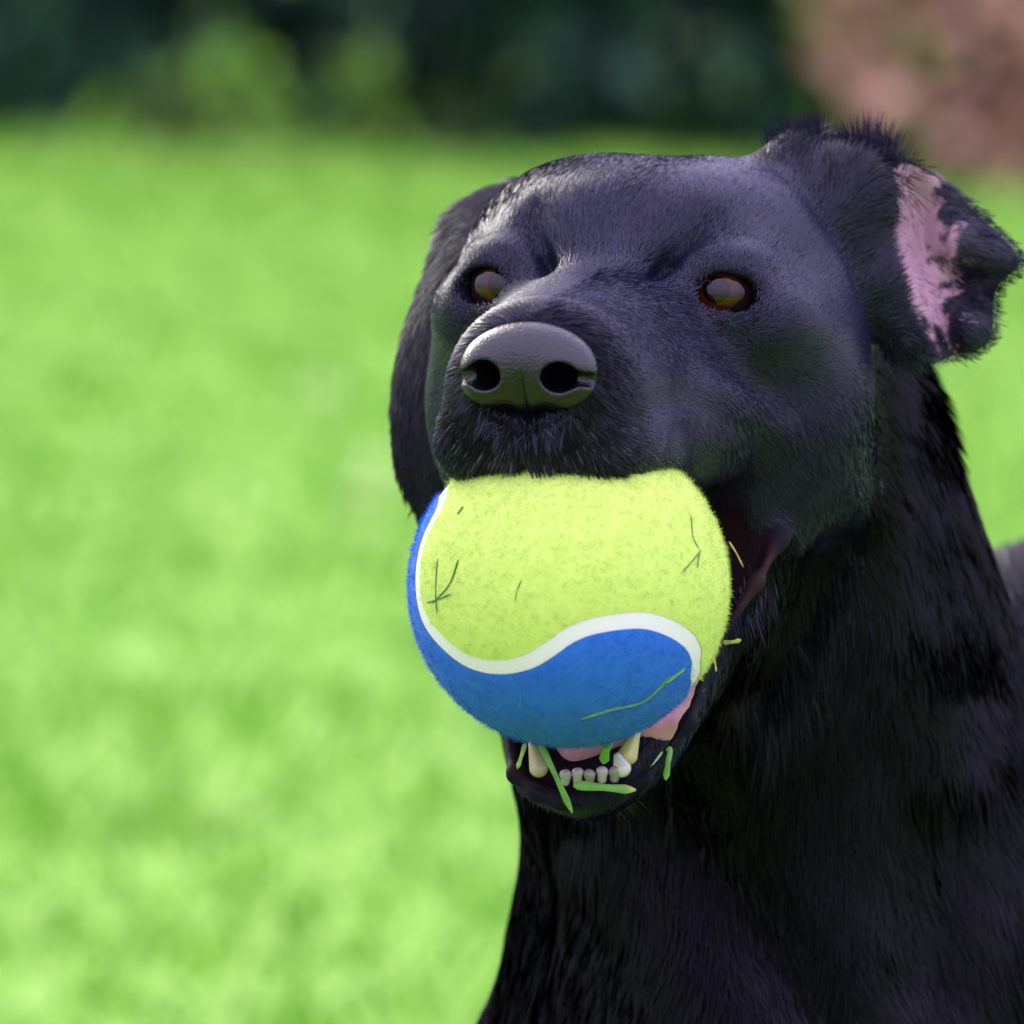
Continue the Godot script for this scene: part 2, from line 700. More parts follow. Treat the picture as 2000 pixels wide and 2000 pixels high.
var daisy_proto: Node3D
func daisy(at: Vector3) -> void:
	var o: Node3D
	if daisy_proto == null:
		o = thing("daisy", at)
		daisy_proto = o
		var stem := CylinderMesh.new()
		stem.top_radius = 0.0012; stem.bottom_radius = 0.0015; stem.height = 0.055; stem.radial_segments = 6
		var s := put(stem, "stem", mat(lin(0.08, 0.16, 0.04), 0.7), o)
		s.position.y = 0.0275
		var st := SurfaceTool.new()
		st.begin(Mesh.PRIMITIVE_TRIANGLES)
		for k in 16:
			var a := TAU * k / 16.0
			var f := Vector3(cos(a), 0, sin(a))
			var sd := Vector3(-sin(a), 0, cos(a))
			var p := [f * 0.003, f * 0.009 + sd * 0.0024 + Vector3(0, 0.002, 0), f * 0.0135 + Vector3(0, 0.002, 0), f * 0.009 - sd * 0.0024 + Vector3(0, 0.002, 0)]
			for i in [0, 1, 2, 0, 2, 3]:
				st.set_normal(Vector3.UP); st.add_vertex(p[i])
		var pe := put(closed(st.commit()), "petals", M.petal, o)
		pe.position.y = 0.055
		var ce := SphereMesh.new()
		ce.radius = 0.004; ce.height = 0.005; ce.radial_segments = 10; ce.rings = 5
		var c := put(ce, "centre", M.pollen, o)
		c.position.y = 0.0565
		tag(o, "tiny white daisy flower in the mown lawn", "flower", "white daisies scattered in the lawn")
	else:
		o = daisy_proto.duplicate()
		o.name = "daisy"
		add_child(o, true)
		o.position = at
	o.rotation.y = rng.randf() * TAU

# ---------------------------------------------------------------- hedge and shrubs
func leaf_mesh() -> ArrayMesh:
	var st := SurfaceTool.new()
	st.begin(Mesh.PRIMITIVE_TRIANGLES)
	var rows := [[0.0, 0.0], [0.18, 0.24], [0.5, 0.32], [0.8, 0.18], [1.0, 0.0]]
	for s in 4:
		for sg in [-1.0, 1.0]:
			var y0: float = rows[s][0]
			var y1: float = rows[s + 1][0]
			var w0: float = rows[s][1]
			var w1: float = rows[s + 1][1]
			var p := [Vector3(0, y0, -0.3 * y0 * y0), Vector3(sg * w0, y0, 0.08 - 0.3 * y0 * y0), Vector3(sg * w1, y1, 0.08 - 0.3 * y1 * y1), Vector3(0, y1, -0.3 * y1 * y1)]
			for i in [0, 1, 2, 0, 2, 3]:
				st.set_normal(Vector3(-sg * 0.25, 0.3 * y0, 1).normalized()); st.add_vertex(p[i])
	return closed(st.commit())
var leaf: ArrayMesh
func shrub(called: String, at: Vector3, size: Vector3, count: int, leaf_len: float, c0: Color, c1: Color, label: String, category: String, group := "", droop := 0.3, hedge_like := false) -> void:
	var o := thing(called, at)
	tag(o, label, category, group)
	var st := SurfaceTool.new()
	st.begin(Mesh.PRIMITIVE_TRIANGLES)
	var r := RandomNumberGenerator.new()
	r.seed = hash(called) + int(at.x * 1000.0) + int(at.z * 77.0)
	for k in 7:
		var a := r.randf() * TAU
		var tip := Vector3(cos(a) * size.x * 0.6, size.y * r.randf_range(0.6, 0.95), sin(a) * size.z * 0.6)
		var w := 0.012 * minf(1.0, size.y)
		tube(st, Vector3(cos(a) * 0.02, -0.02, sin(a) * 0.02), tip * 0.5 + Vector3(0, 0.05, 0), w * 1.6, w)
		tube(st, tip * 0.5 + Vector3(0, 0.05, 0), tip, w, w * 0.3)
	put(closed(st.commit()), "stems", M.stem, o)
	var cp := Copies.new()
	for k in count:
		var d := Vector3(r.randfn(), r.randfn(), r.randfn()).normalized()
		var rad := pow(r.randf(), 0.45)
		var p := Vector3(d.x * size.x, size.y * 0.5 + d.y * size.y * 0.5, d.z * size.z) * Vector3(rad, 1, rad)
		if hedge_like: p = Vector3(r.randf_range(-1, 1) * size.x, r.randf() * size.y, size.z * (1.0 - 0.8 * r.randf() * r.randf()) * (1.0 if r.randf() < 0.8 else -1.0))
		elif d.y < 0.0: p = Vector3(d.x * size.x * rad, (1.0 + d.y) * size.y * 0.5, d.z * size.z * rad) * Vector3(1.0 - 0.25 * d.y * d.y, 1, 1.0 - 0.1 * d.y * d.y) / maxf(sqrt(1.0 - d.y * d.y), 0.35)
		p += Vector3.ONE * (0.07 if hedge_like else 0.12 * size.x) * noise.get_noise_3d(p.x * 4.0 / size.x, p.y * 4.0, p.z * 4.0)
		p.y = maxf(p.y, 0.01)
		var outw := Vector3(d.x, 0.5 + d.y - droop, d.z).normalized()
		var y := (outw + Vector3(r.randfn(), r.randfn(), r.randfn()) * 0.5).normalized()
		var z := y.cross(Vector3(r.randfn(), r.randfn(), r.randfn())).normalized()
		if z.y < 0.0: z = -z
		var x := y.cross(z)
		var l := leaf_len * r.randf_range(0.6, 1.25)
		var clump := noise.get_noise_3d(p.x * 9.0 + at.x * 5.0, p.y * 9.0, p.z * 9.0)
		var c := c0.lerp(c1, clampf(0.5 + clump * 1.2 + r.randfn(0, 0.2), 0, 1))
		cp.add(Transform3D(Basis(x * l, y * l, z * l), p), c)
	var f := put_copies(cp, leaf, "foliage", M.leaf, o)
	f.set_meta("kind", "stuff")
func tube(st: SurfaceTool, a: Vector3, b: Vector3, ra: float, rb: float, n := 6) -> void:
	var y := (b - a).normalized()
	var x := y.cross(Vector3(0.3, 0.1, 0.9)).normalized()
	var z := x.cross(y)
	for k in n:
		var d0 := x * cos(TAU * k / n) + z * sin(TAU * k / n)
		var d1 := x * cos(TAU * (k + 1) / n) + z * sin(TAU * (k + 1) / n)
		for q in [[a + d0 * ra, d0], [b + d0 * rb, d0], [b + d1 * rb, d1], [a + d0 * ra, d0], [b + d1 * rb, d1], [a + d1 * ra, d1]]:
			st.set_normal(q[1]); st.add_vertex(q[0])
func on_ground(x: float, y: float, h := 0.0) -> Vector3:
	var eye := to_world(Vector3(0, 0, CAM_DIST * 100.0))
	var dir := (to_world(px(x, y, 0)) - eye).normalized()
	var hit := eye + dir * ((eye.y - h) / -dir.y)
	return Vector3(hit.x, 0, hit.z)

func hedge() -> void:
	leaf = leaf_mesh()
	var edge := on_ground(900, 326).z
	var dark0 := Color(0.004, 0.016, 0.010)
	var dark1 := Color(0.03, 0.095, 0.045)
	var hr := RandomNumberGenerator.new()
	hr.seed = 12
	for k in 9:
		var x := -5.2 + k * 1.3 + hr.randf_range(-0.1, 0.1)
		shrub("evergreen_shrub", Vector3(x, 0, edge - 0.5 - 0.06 * hr.randf()), Vector3(0.72, 1.15, 0.5), 5200, 0.075, dark0, dark1,
			"dark evergreen shrub of the hedge at the far edge of the lawn", "shrub", "dark shrubs of the hedge", 0.3, true)
	for k in 7:  # added row, hidden by the hedge: blocks light leaking through its gaps
		var x := -5.6 + k * 1.9
		shrub("tall_shrub", Vector3(x, 0, edge - 1.9), Vector3(1.3, 1.5, 0.9), 3000, 0.09, dark0, dark1,
			"added unseen shrub behind the hedge that stops light leaking through", "shrub", "added unseen shrubs keeping the hedge dark")
	var g0 := Color(0.10, 0.20, 0.03)
	var g1 := Color(0.22, 0.44, 0.05)
	var p := on_ground(470, 324)
	shrub("leafy_weed", p, Vector3(0.035, 0.14, 0.03), 70, 0.035, g1, Color(0.32, 0.48, 0.13), "tallest pale green weed at the foot of the dark hedge", "plant", "weeds along the hedge")
	p = on_ground(705, 333)
	shrub("leafy_weed", p, Vector3(0.035, 0.125, 0.03), 60, 0.033, g0, g1, "rounded bright green weed at the foot of the dark hedge", "plant", "weeds along the hedge")
	p = on_ground(330, 320)
	shrub("leafy_weed", p, Vector3(0.09, 0.095, 0.04), 80, 0.035, g0, g1, "low spreading green weed at the foot of the dark hedge", "plant", "weeds along the hedge")
	p = on_ground(890, 338)
	shrub("leafy_weed", p, Vector3(0.06, 0.07, 0.05), 16, 0.035, Color(0.06, 0.12, 0.02), Color(0.10, 0.18, 0.03), "thin dull green weed at the foot of the dark hedge", "plant", "weeds along the hedge")
	p = on_ground(2030, 397)
	shrub("copper_shrub", p + Vector3(0.0, 0, -0.05), Vector3(0.27, 0.46, 0.2), 900, 0.06, Color(0.27, 0.14, 0.08), Color(0.66, 0.42, 0.28), "coppery pink leaved shrub beside the dark hedge", "shrub")
	p = on_ground(1700, 378)
	shrub("lime_shrub", p + Vector3(0.0, 0, 0.02), Vector3(0.07, 0.42, 0.06), 60, 0.05, g0, g1, "lime green shrub poking through the coppery shrub", "shrub")

# ---------------------------------------------------------------- dog
var eyes: Array = []
var ball_c: Vector3
const BALL_R := 4.93
const HOLLOWS := [[Vector3(0, -7.5, 1.0), Vector3(2.45, 2.5, 6.0), 0.25], [Vector3(0, -10.2, 0.8), Vector3(3.1, 3.0, 6.0), 0.9], [Vector3(0, -8.1, -0.9), Vector3(5.9, 2.6, 3.0), 0.5], [Vector3(0, -14.6, 2.6), Vector3(1.8, 1.2, 1.2), 0.9]]
const LIP := [Vector3(4.6, -6.2, -4.6), Vector3(5.1, -7.6, -3.0), Vector3(4.8, -9.0, -1.5), Vector3(3.85, -11.2, 0.0), Vector3(3.62, -13.4, 1.6), Vector3(2.6, -15.2, 2.7), Vector3(1.3, -15.75, 3.0), Vector3(0, -15.95, 3.1)]
func eye_axis(s: float) -> Vector3:
	return Vector3(0.42 * s, 0.02, 0.9).normalized()

func shape_head() -> void:
	ball_c = px(1111, 1146, 4.3)
	# skull
	ell(Vector3(0, 0.0, -6.6), Vector3(5.6, 4.3, 6.2), 1.0)
	both(Vector3(2.3, 0.5, -6.0), Vector3(3.9, 3.75, 5.0), 1.2)
	ell(Vector3(0, 0.3, -2.8), Vector3(4.4, 3.2, 3.2), 1.5)
	# brows, zygomatic arch, cheeks
	both(Vector3(3.2, 0.8, -1.9), Vector3(1.4, 1.0, 1.4), 1.0)
	both(Vector3(4.2, -0.8, -2.4), Vector3(2.0, 1.7, 2.6), 1.0)
	both(Vector3(4.3, -3.4, -5.6), Vector3(2.9, 4.3, 3.9), 1.6)
	# muzzle
	cone(Vector3(0, -1.7, -0.8), Vector3(0, -2.6, 6.2), 1.9, 1.5, 1.4)
	ell(Vector3(0, -3.3, 3.0), Vector3(3.0, 2.2, 6.4), 1.2)
	both(Vector3(1.65, -3.95, 4.9), Vector3(1.65, 1.95, 3.1), 0.9, Vector3(0, -0.1, 0))
	both(Vector3(2.9, -4.1, 0.8), Vector3(1.7, 2.0, 4.2), 1.2, Vector3(0, -0.3, 0))
	ell(Vector3(0, -2.85, 6.2), Vector3(1.95, 1.6, 1.5), 0.8)
	ell(Vector3(0, -5.05, 6.4), Vector3(2.85, 1.1, 1.9), 0.7)
	ell(Vector3(0, -0.8, -0.1), Vector3(2.6, 1.15, 3.0), 2.0, Basis(Vector3.RIGHT, 0.34))
	both_cone(Vector3(1.3, -1.6, -0.5), Vector3(0.95, -2.55, 6.0), 1.45, 1.25, 2.2)
	both(Vector3(2.5, -4.9, 3.2), Vector3(1.1, 1.35, 3.6), 0.8, Vector3(0, -0.12, 0))
	both(Vector3(2.0, -4.95, 6.2), Vector3(1.25, 1.15, 1.5), 0.8)
	both(Vector3(2.8, -5.05, 4.6), Vector3(0.95, 1.15, 1.7), 0.8)
	# lower jaw, hanging open
	cone(Vector3(4.0, -5.0, -6.0), Vector3(1.9, -14.4, 0.7), 2.2, 1.1, 1.2)
	cone(Vector3(-3.8, -5.0, -6.0), Vector3(-1.25, -14.4, 0.7), 2.2, 1.1, 1.2)
	ell(Vector3(0.15, -15.1, 1.3), Vector3(1.9, 1.15, 1.4), 1.0)
	cone(Vector3(0, -8.0, -7.5), Vector3(0, -14.2, -0.6), 4.2, 1.9, 1.5)
	# hollow of the mouth
	for e in HOLLOWS: ell(e[0], e[1], 0.4, Basis(Vector3.RIGHT, e[2]), true)
	# lips of the lower jaw
	for k in LIP.size() - 1:
		for s in [-1.0, 1.0]:
			var m := Vector3(1.0 if s > 0.0 else -0.62, 1, 1)
			cone(LIP[k] * m, LIP[k + 1] * m, 0.16, 0.16, 0.55)
	# the ball presses its bed into lips and gums
	ell(ball_c, Vector3.ONE * (BALL_R + 0.06), 0.15, Basis.IDENTITY, true, false)
	both(Vector3(1.08, -2.95, 8.4), Vector3(0.78, 0.66, 1.6), 0.2, Vector3.ZERO, true)
	ell(Vector3(0, -3.3, 8.75), Vector3(1.7, 1.15, 1.0), 0.3, Basis.IDENTITY, true)
	# neck, chest, ear roots
	cone(Vector3(6.3, 0.5, -13.5), Vector3(10.3, -13.0, -17.5), 8.0, 8.9, 3.2, false)
	cone(px(1555, 345, -6.0), px(1645, 390, -5.0), 1.2, 1.35, 1.2, false)
	cone(px(1645, 390, -5.0), px(1690, 540, -5.0), 1.35, 0.85, 0.8, false)
	cone(px(1690, 540, -5.0), px(1775, 680, -5.6), 0.85, 0.55, 0.7, false)
	cone(px(1552, 318, -5.6), px(1590, 305, -6.2), 0.66, 0.7, 0.5, false)
	cone(px(1600, 325, -6.6), px(1705, 345, -6.8), 0.8, 0.6, 0.6, false)
	# eyes: lids over the ball of the eye, then the opening, then room for the ball
	for s in [-1.0, 1.0]:
		var ax := eye_axis(s)
		var c := Vector3(3.92 * s, 0.0, 0.0) - ax * 1.0
		eyes.append(hd(c.x, c.y, c.z))
		ell(c, Vector3.ONE * 1.42, 0.6)
		var z := ax
		var x := Vector3.UP.cross(z).normalized()
		var y := z.cross(x)
		var rot := Basis(x, y, z) * Basis(Vector3.BACK, -0.12 * s)
		ell(c + ax * 1.2 + Vector3(0, -0.10, 0), Vector3(1.06, 0.68, 0.9), 0.12, rot, true)
		ell(c, Vector3.ONE * 1.17, 0.05, Basis.IDENTITY, true)
	# folds and hollows (in head axes, mirrored)
	both_brush(Vector3(2.8, 2.0, 0), Vector3(1.5, 0.2, 0), 0.5, -0.5)
	both_brush(Vector3(2.6, 1.75, 0), Vector3(1.6, 0.3, 0), 0.28, -0.22)                     # fold between brow and forehead
	both_brush(Vector3(1.9, 0.3, 0), Vector3(2.1, -0.8, 0.5), 0.5, -0.06)                      # inner corner
	both_brush(Vector3(2.4, 1.2, 0), Vector3(4.6, 1.2, -1), 0.45, 0.16)                       # upper lid ridge
	both_brush(Vector3(3.2, -1.0, 0.3), Vector3(4.8, -0.55, -0.6), 0.3, 0.10)                 # lower lid ridge
	both_brush(Vector3(2.8, -1.8, 1.0), Vector3(4.8, -1.9, -1), 0.8, 0.12)                  # hollow under the eye
	brush(hd(0, 2.6, 0), hd(0, 0.2, 0), 0.8, -0.1, head.basis.z, 0.6)                          # furrow of the forehead
	both_brush(Vector3(2.3, -2.0, 3), Vector3(5.4, -4.3, -2), 0.55, 0.13, Vector3(0.6, 0, 0.8)) # fold from muzzle to cheek
	both_brush(Vector3(2.8, -3.3, 3), Vector3(4.6, -4.6, -1), 0.55, -0.14, Vector3(0.6, 0, 0.8))
	brush(hd(0, -3.6, 8), hd(0, -5.6, 7.5), 0.22, -0.18, head.basis.z, 0.6)                      # cleft of the upper lip

func neck_folds() -> void:
	var z := Vector3(0, 0, 1)
	brush(px(1160, 1630, -8), px(1450, 2020, -8), 1.1, 0.55, z, 0.9)
	brush(px(1330, 1560, -8), px(1620, 2000, -8), 1.2, -0.6, z, 0.9)
	brush(px(1700, 1040, -8), px(1850, 1500, -9), 1.6, 0.5, z, 0.9)
	brush(px(1640, 1080, -8), px(1480, 1330, -8), 0.9, -0.55, z, 0.9)
	brush(px(1880, 1350, -9), px(1800, 1900, -9), 1.3, -0.6, z, 0.9)
	brush(px(1050, 1720, -8), px(1010, 2000, -8), 1.0, 0.3, z, 0.9)

func shape_body() -> void:
	# body behind the head, laid out in the world (m), turned into the centimetre frame
	var W := func(x: float, y: float, z: float) -> Vector3: return from_world(Vector3(x, y, z))
	ell(Vector3(9.6, -20.0, -17.0), Vector3(10.2, 13.0, 10.0), 2.5, Basis.IDENTITY, false, false)
	cone(W.call(0.13, 0.40, -0.22), W.call(0.28, 0.34, -0.75), 11.5, 10.0, 4.0, false)
	cone(W.call(0.20, 0.458, -0.30), W.call(0.21, 0.34, -0.28), 8.3, 7.5, 3.0, false)
	cone(W.call(0.28, 0.34, -0.75), W.call(0.30, 0.33, -0.92), 10.0, 8.5, 3.0, false)
	# fore legs
	for s in [[0.035, -0.17], [0.22, -0.22]]:
		cone(W.call(s[0], 0.34, s[1] - 0.02), W.call(s[0] + 0.005, 0.20, s[1] - 0.05), 5.2, 3.2, 3.0, false)
		cone(W.call(s[0] + 0.005, 0.20, s[1] - 0.05), W.call(s[0], 0.06, s[1] - 0.02), 3.0, 2.2, 1.0, false)
		cone(W.call(s[0], 0.03, s[1] - 0.02), W.call(s[0], 0.025, s[1] + 0.03), 2.8, 2.5, 1.0, false)
	# hind legs: thigh, knee, hock, foot
	for s in [[0.21, -0.88], [0.38, -0.90]]:
		cone(W.call(s[0], 0.33, s[1]), W.call(s[0], 0.23, s[1] + 0.07), 7.5, 4.8, 3.0, false)
		cone(W.call(s[0], 0.23, s[1] + 0.07), W.call(s[0], 0.16, s[1] - 0.09), 4.2, 2.4, 1.5, false)
		cone(W.call(s[0], 0.16, s[1] - 0.09), W.call(s[0], 0.04, s[1] - 0.06), 2.3, 2.0, 0.8, false)
		cone(W.call(s[0], 0.028, s[1] - 0.06), W.call(s[0], 0.025, s[1] + 0.01), 2.6, 2.4, 1.0, false)
	# tail
	cone(W.call(0.30, 0.37, -0.98), W.call(0.36, 0.32, -1.15), 3.2, 2.4, 2.0, false)
	cone(W.call(0.36, 0.32, -1.15), W.call(0.44, 0.34, -1.30), 2.4, 1.0, 1.0, false)

const ZCUT := -12.0
func build_dog() -> void:
	var dog := thing("dog", dog_at)
	tag(dog, "black dog facing the viewer with a big ball in its open mouth", "dog")
	shape_head()
	var n_head := prims.size()
	neck_folds()
	shape_body()
	var all := prims.duplicate()
	var H := mesh_field(Vector3(-5.5, -18.0, ZCUT - 0.6), Vector3(17.0, 13.5, 11.0), 0.135, all, brushes, func(p: Vector3) -> bool: return p.z > ZCUT - 0.3)
	stage("head %d" % H.v.size())
	var box_lo := Vector3(-30, -66, -145)
	var B := mesh_field(box_lo, Vector3(60, 18, 2), 0.65, all, [], func(p: Vector3) -> bool: return p.z < ZCUT + 0.5 or p.y < -17.0)
	stage("body %d" % B.v.size())
	# one body: both grids into one mesh
	var V: PackedVector3Array = H.v.duplicate()
	var N: PackedVector3Array = H.n.duplicate()
	var I: PackedInt32Array = H.i.duplicate()
	var off := V.size()
	V.append_array(B.v)
	N.append_array(B.n)
	for i in B.i: I.append(i + off)
	var C := PackedColorArray()
	C.resize(V.size())
	var coat := Color(0.006, 0.0055, 0.009)
	for i in V.size():
		var q := head_inv * V[i]
		var c := coat
		var m := inside_mouth(q)
		if m > 0.0: c = c.lerp(Color(0.022, 0.008, 0.008), m)
		C[i] = c
	commit({"v": V, "n": N, "i": I, "c": C}, "body", M.skin, dog, dog_at)
	build_eyes(dog)
	build_nose(dog)
	build_mouth(dog)
	stage("eyes, nose, mouth")
	var ears := build_ears(dog)
	fur(dog, {"v": V, "n": N, "i": I}, ears)
	stage("fur")

func inside_mouth(q: Vector3) -> float:
	var e := 9.0
	for h in HOLLOWS: e = minf(e, ((Basis(Vector3.RIGHT, -h[2]) * (q - h[0])) / h[1]).length())
	return clampf((1.06 - e) * 12.0, 0.0, 1.0)
func mouth_core(q: Vector3) -> float:
	var e := 9.0
	for k in [0, 1, 3]: e = minf(e, ((Basis(Vector3.RIGHT, -HOLLOWS[k][2]) * (q - HOLLOWS[k][0])) / HOLLOWS[k][1]).length())
	return e
func lip_dist(q: Vector3) -> float:
	var r := 99.0
	var p := Vector3(q.x if q.x > 0.0 else q.x / -0.62, q.y, q.z)
	for k in LIP.size() - 1:
		var w: Vector3 = LIP[k + 1] - LIP[k]
		r = minf(r, (p - LIP[k] - w * clampf((p - LIP[k]).dot(w) / w.length_squared(), 0, 1)).length())
	return r

func build_eyes(dog: Node3D) -> void:
	for k in 2:
		var c: Vector3 = eyes[k]
		var gaze := Vector3(-0.16, 0.10, 1.0).normalized()
		var eye := Node3D.new()
		eye.name = "eye"
		dog.add_child(eye, true)
		var parts := [["eyeball", 0.0, PI, 1.15], ["iris", 0.37, 0.66, 1.158], ["pupil", 0.0, 0.38, 1.16]]
		for p in parts:
			var v := PackedVector3Array()
			var n := PackedVector3Array()
			var col := PackedColorArray()
			var idx := PackedInt32Array()
			var x := Vector3.UP.cross(gaze).normalized()
			var y := gaze.cross(x)
			var rows := 40
			var cols := 96
			for i in rows + 1:
				var th: float = lerpf(p[1], p[2], float(i) / rows)
				for j in cols:
					var ph := TAU * j / cols
					var d := gaze * cos(th) + (x * cos(ph) + y * sin(ph)) * sin(th)
					v.append(c + d * p[3])
					n.append(d)
					var cc := Color(0.008, 0.005, 0.005)
					if p[0] == "iris":
						var t: float = (th - p[1]) / (p[2] - p[1])
						var ray := 0.5 + 0.5 * noise.get_noise_2d(cos(ph) * 9.0 + k * 20.0, sin(ph) * 9.0 + t * 0.6)
						cc = Color(0.028, 0.0065, 0.0012).lerp(Color(0.048, 0.0125, 0.002), ray * (1.0 - t * 0.5))
						cc = cc.lerp(Color(0.02, 0.01, 0.008), smoothstep(0.55, 0.95, t))
					elif p[0] == "pupil": cc = Color(0.006, 0.003, 0.002)
					col.append(cc)
			for i in rows:
				for j in cols:
					var a := i * cols + j
					var b := i * cols + (j + 1) % cols
					idx.append_array([a, b, b + cols, a, b + cols, a + cols])
			commit({"v": v, "n": n, "i": idx, "c": col}, p[0], M.eye, eye, dog_at)

func build_nose(dog: Node3D) -> void:
	var keep := prims
	var keep_b := brushes
	prims = []
	brushes = []
	# leather of the nose
	ell(Vector3(0, -2.5, 8.1), Vector3(2.02, 1.25, 1.1), 0.5)
	both(Vector3(1.15, -2.95, 8.15), Vector3(1.0, 1.02, 0.95), 0.4)
	ell(Vector3(0, -3.05, 8.0), Vector3(0.75, 1.0, 0.85), 0.4)
	# nostrils: comma shaped hollows
	both(Vector3(1.08, -2.9, 8.6), Vector3(0.56, 0.46, 2.4), 0.14, Vector3(0.1, 0.3, 0), true)
	both_cone(Vector3(1.2, -2.9, 9.0), Vector3(2.2, -3.0, 8.3), 0.36, 0.17, 0.12, true)
	brush(hd(0, -3.0, 9), hd(0, -4.2, 8.8), 0.12, -0.14, head.basis.z, 0.8)
	var lo := Vector3(1e3, 1e3, 1e3)
	var hi := -lo
	for cx in [-2.6, 2.6]:
		for cy in [-4.6, -0.8]:
			for cz in [6.6, 9.8]:
				lo = lo.min(hd(cx, cy, cz)); hi = hi.max(hd(cx, cy, cz))
	var D := mesh_field(lo, hi, 0.06, prims, brushes, func(_p: Vector3) -> bool: return true)
	commit(D, "nose", M.nose, dog, dog_at)
	prims = keep
	brushes = keep_b

func blob(parent: Node3D, called: String, m: Material, col: Color, box: float, shape: Callable, at: Vector3, h := 0.05) -> MeshInstance3D:
	var keep := prims
	prims = []
	shape.call()
	var D := mesh_field(at - Vector3.ONE * box, at + Vector3.ONE * box, h, prims, [], func(_p: Vector3) -> bool: return true)
	prims = keep
	var c := PackedColorArray()
	c.resize(D.v.size())
	c.fill(col)
	D.c = c
	return commit(D, called, m, parent, dog_at)

func build_mouth(dog: Node3D) -> void:
	# tongue: bulges out between ball and right lip
	var tp := func() -> void:
		cone(px(1272, 1398, 1.3), px(1328, 1330, 0.8), 1.0, 0.55, 1.0, false)
		cone(px(1130, 1470, 0.5), px(1272, 1398, 1.0), 0.8, 0.9, 1.0, false)
		cone(px(1328, 1330, 0.8), px(1315, 1150, -4.0), 0.55, 1.5, 1.0, false)
		ell(ball_c, Vector3.ONE * (BALL_R + 0.03), 0.1, Basis.IDENTITY, true, false)
	blob(dog, "tongue", M.tongue, Color.WHITE, 6.0, tp, px(1300, 1330, 0), 0.12)
	var ivory := Color(0.3, 0.27, 0.19)
	# lower incisors
	for k in 5:
		var a := px(1104 + k * 24, 1514 - 1.5 * k, 3.4)
		var sh := func() -> void:
			var hgt := 0.04 * sin(k * 2.3) + 0.03
			cone(a + Vector3(0, -0.2, -0.1), a + Vector3(0.02 * cos(k * 1.7), hgt, 0.05), 0.15, 0.15, 0.2, false)
			ell(a + Vector3(0.03 * sin(k * 3.1), hgt, 0.05), Vector3(0.19, 0.11, 0.11), 0.12, Basis(Vector3.BACK, 0.25 * sin(k * 1.9)), false, false)
		blob(dog, "incisor", M.tooth, Color(0.38, 0.33, 0.29) * (0.8 + 0.2 * sin(k * 2.7)), 0.6, sh, a)
	# lower canines
	for q in [[1214, 1500, 1206, 1478, 3.3, 0.3, Color(0.52, 0.50, 0.42)], [1226, 1475, 1243, 1425, 3.0, 0.32, Color(0.48, 0.42, 0.18)], [1052, 1500, 1040, 1455, 2.6, 0.3, Color(0.42, 0.34, 0.20)]]:
		var a := px(q[0], q[1], q[4])
		var b := px(q[2], q[3], q[4])
		var sh := func() -> void: cone(a, b, q[5], q[5] * 0.45, 0.1, false)
		blob(dog, "canine", M.tooth, q[6], 1.2, sh, (a + b) * 0.5)
	# upper teeth beside the ball
	for q in [[1440, 955, 1444, 990, -2.0, 0.36], [1478, 965, 1486, 1000, -3.2, 0.36]]:
		var a := px(q[0], q[1], q[4])
		var b := px(q[2], q[3], q[4])
		var sh := func() -> void: cone(a, b, q[5], q[5] * 0.4, 0.1, false)
		blob(dog, "upper_tooth", M.tooth, ivory, 1.6, sh, (a + b) * 0.5)

# a bent sheet through a grid of points, given thickness
func sheet(rows: Array, thick: float, nu: int, nv: int) -> Dictionary:
	var R := rows.size()
	var Cn: int = rows[0].size()
	var at := func(i: int, j: int) -> Vector3: return rows[clampi(i, 0, R - 1)][clampi(j, 0, Cn - 1)]
	var cr := func(a: Vector3, b: Vector3, c: Vector3, d: Vector3, t: float) -> Vector3: return b.cubic_interpolate(c, a, d, t)
	var pos: Array = []
	for i in nu + 1:
		var fu := float(i) / nu * (R - 1)
		var iu := mini(int(fu), R - 2)
		var line: Array = []
		for j in nv + 1:
			var fv := float(j) / nv * (Cn - 1)
			var iv := mini(int(fv), Cn - 2)
			var q: Array = []
			for a in range(-1, 3):
				q.append(cr.call(at.call(iu + a, iv - 1), at.call(iu + a, iv), at.call(iu + a, iv + 1), at.call(iu + a, iv + 2), fv - iv))
			line.append(cr.call(q[0], q[1], q[2], q[3], fu - iu))
		pos.append(line)
	var v := PackedVector3Array()
	var n := PackedVector3Array()
	var idx := PackedInt32Array()
	var uv: Array = []
	for side in [1.0, -1.0]:
		var base := v.size()
		for i in nu + 1:
			for j in nv + 1:
				var du: Vector3 = pos[mini(i + 1, nu)][j] - pos[maxi(i - 1, 0)][j]
				var dv: Vector3 = pos[i][mini(j + 1, nv)] - pos[i][maxi(j - 1, 0)]
				var nn := du.cross(dv).normalized()
				var e := minf(minf(i, nu - i) / float(nu) * 12.0, minf(j, nv - j) / float(nv) * 8.0)
				var w := sqrt(clampf(e, 0.0, 1.0))
				v.append(pos[i][j] + nn * side * thick * 0.5 * w)
				n.append(nn * side)
				uv.append(Vector3(float(i) / nu, float(j) / nv, side))
		for i in nu:
			for j in nv:
				var a := base + i * (nv + 1) + j
				var b := a + 1
				var c := a + nv + 1
				var d := c + 1
				if side > 0: idx.append_array([a, c, b, b, c, d])
				else: idx.append_array([a, b, c, b, d, c])
	return {"v": v, "n": n, "i": idx, "uv": uv}

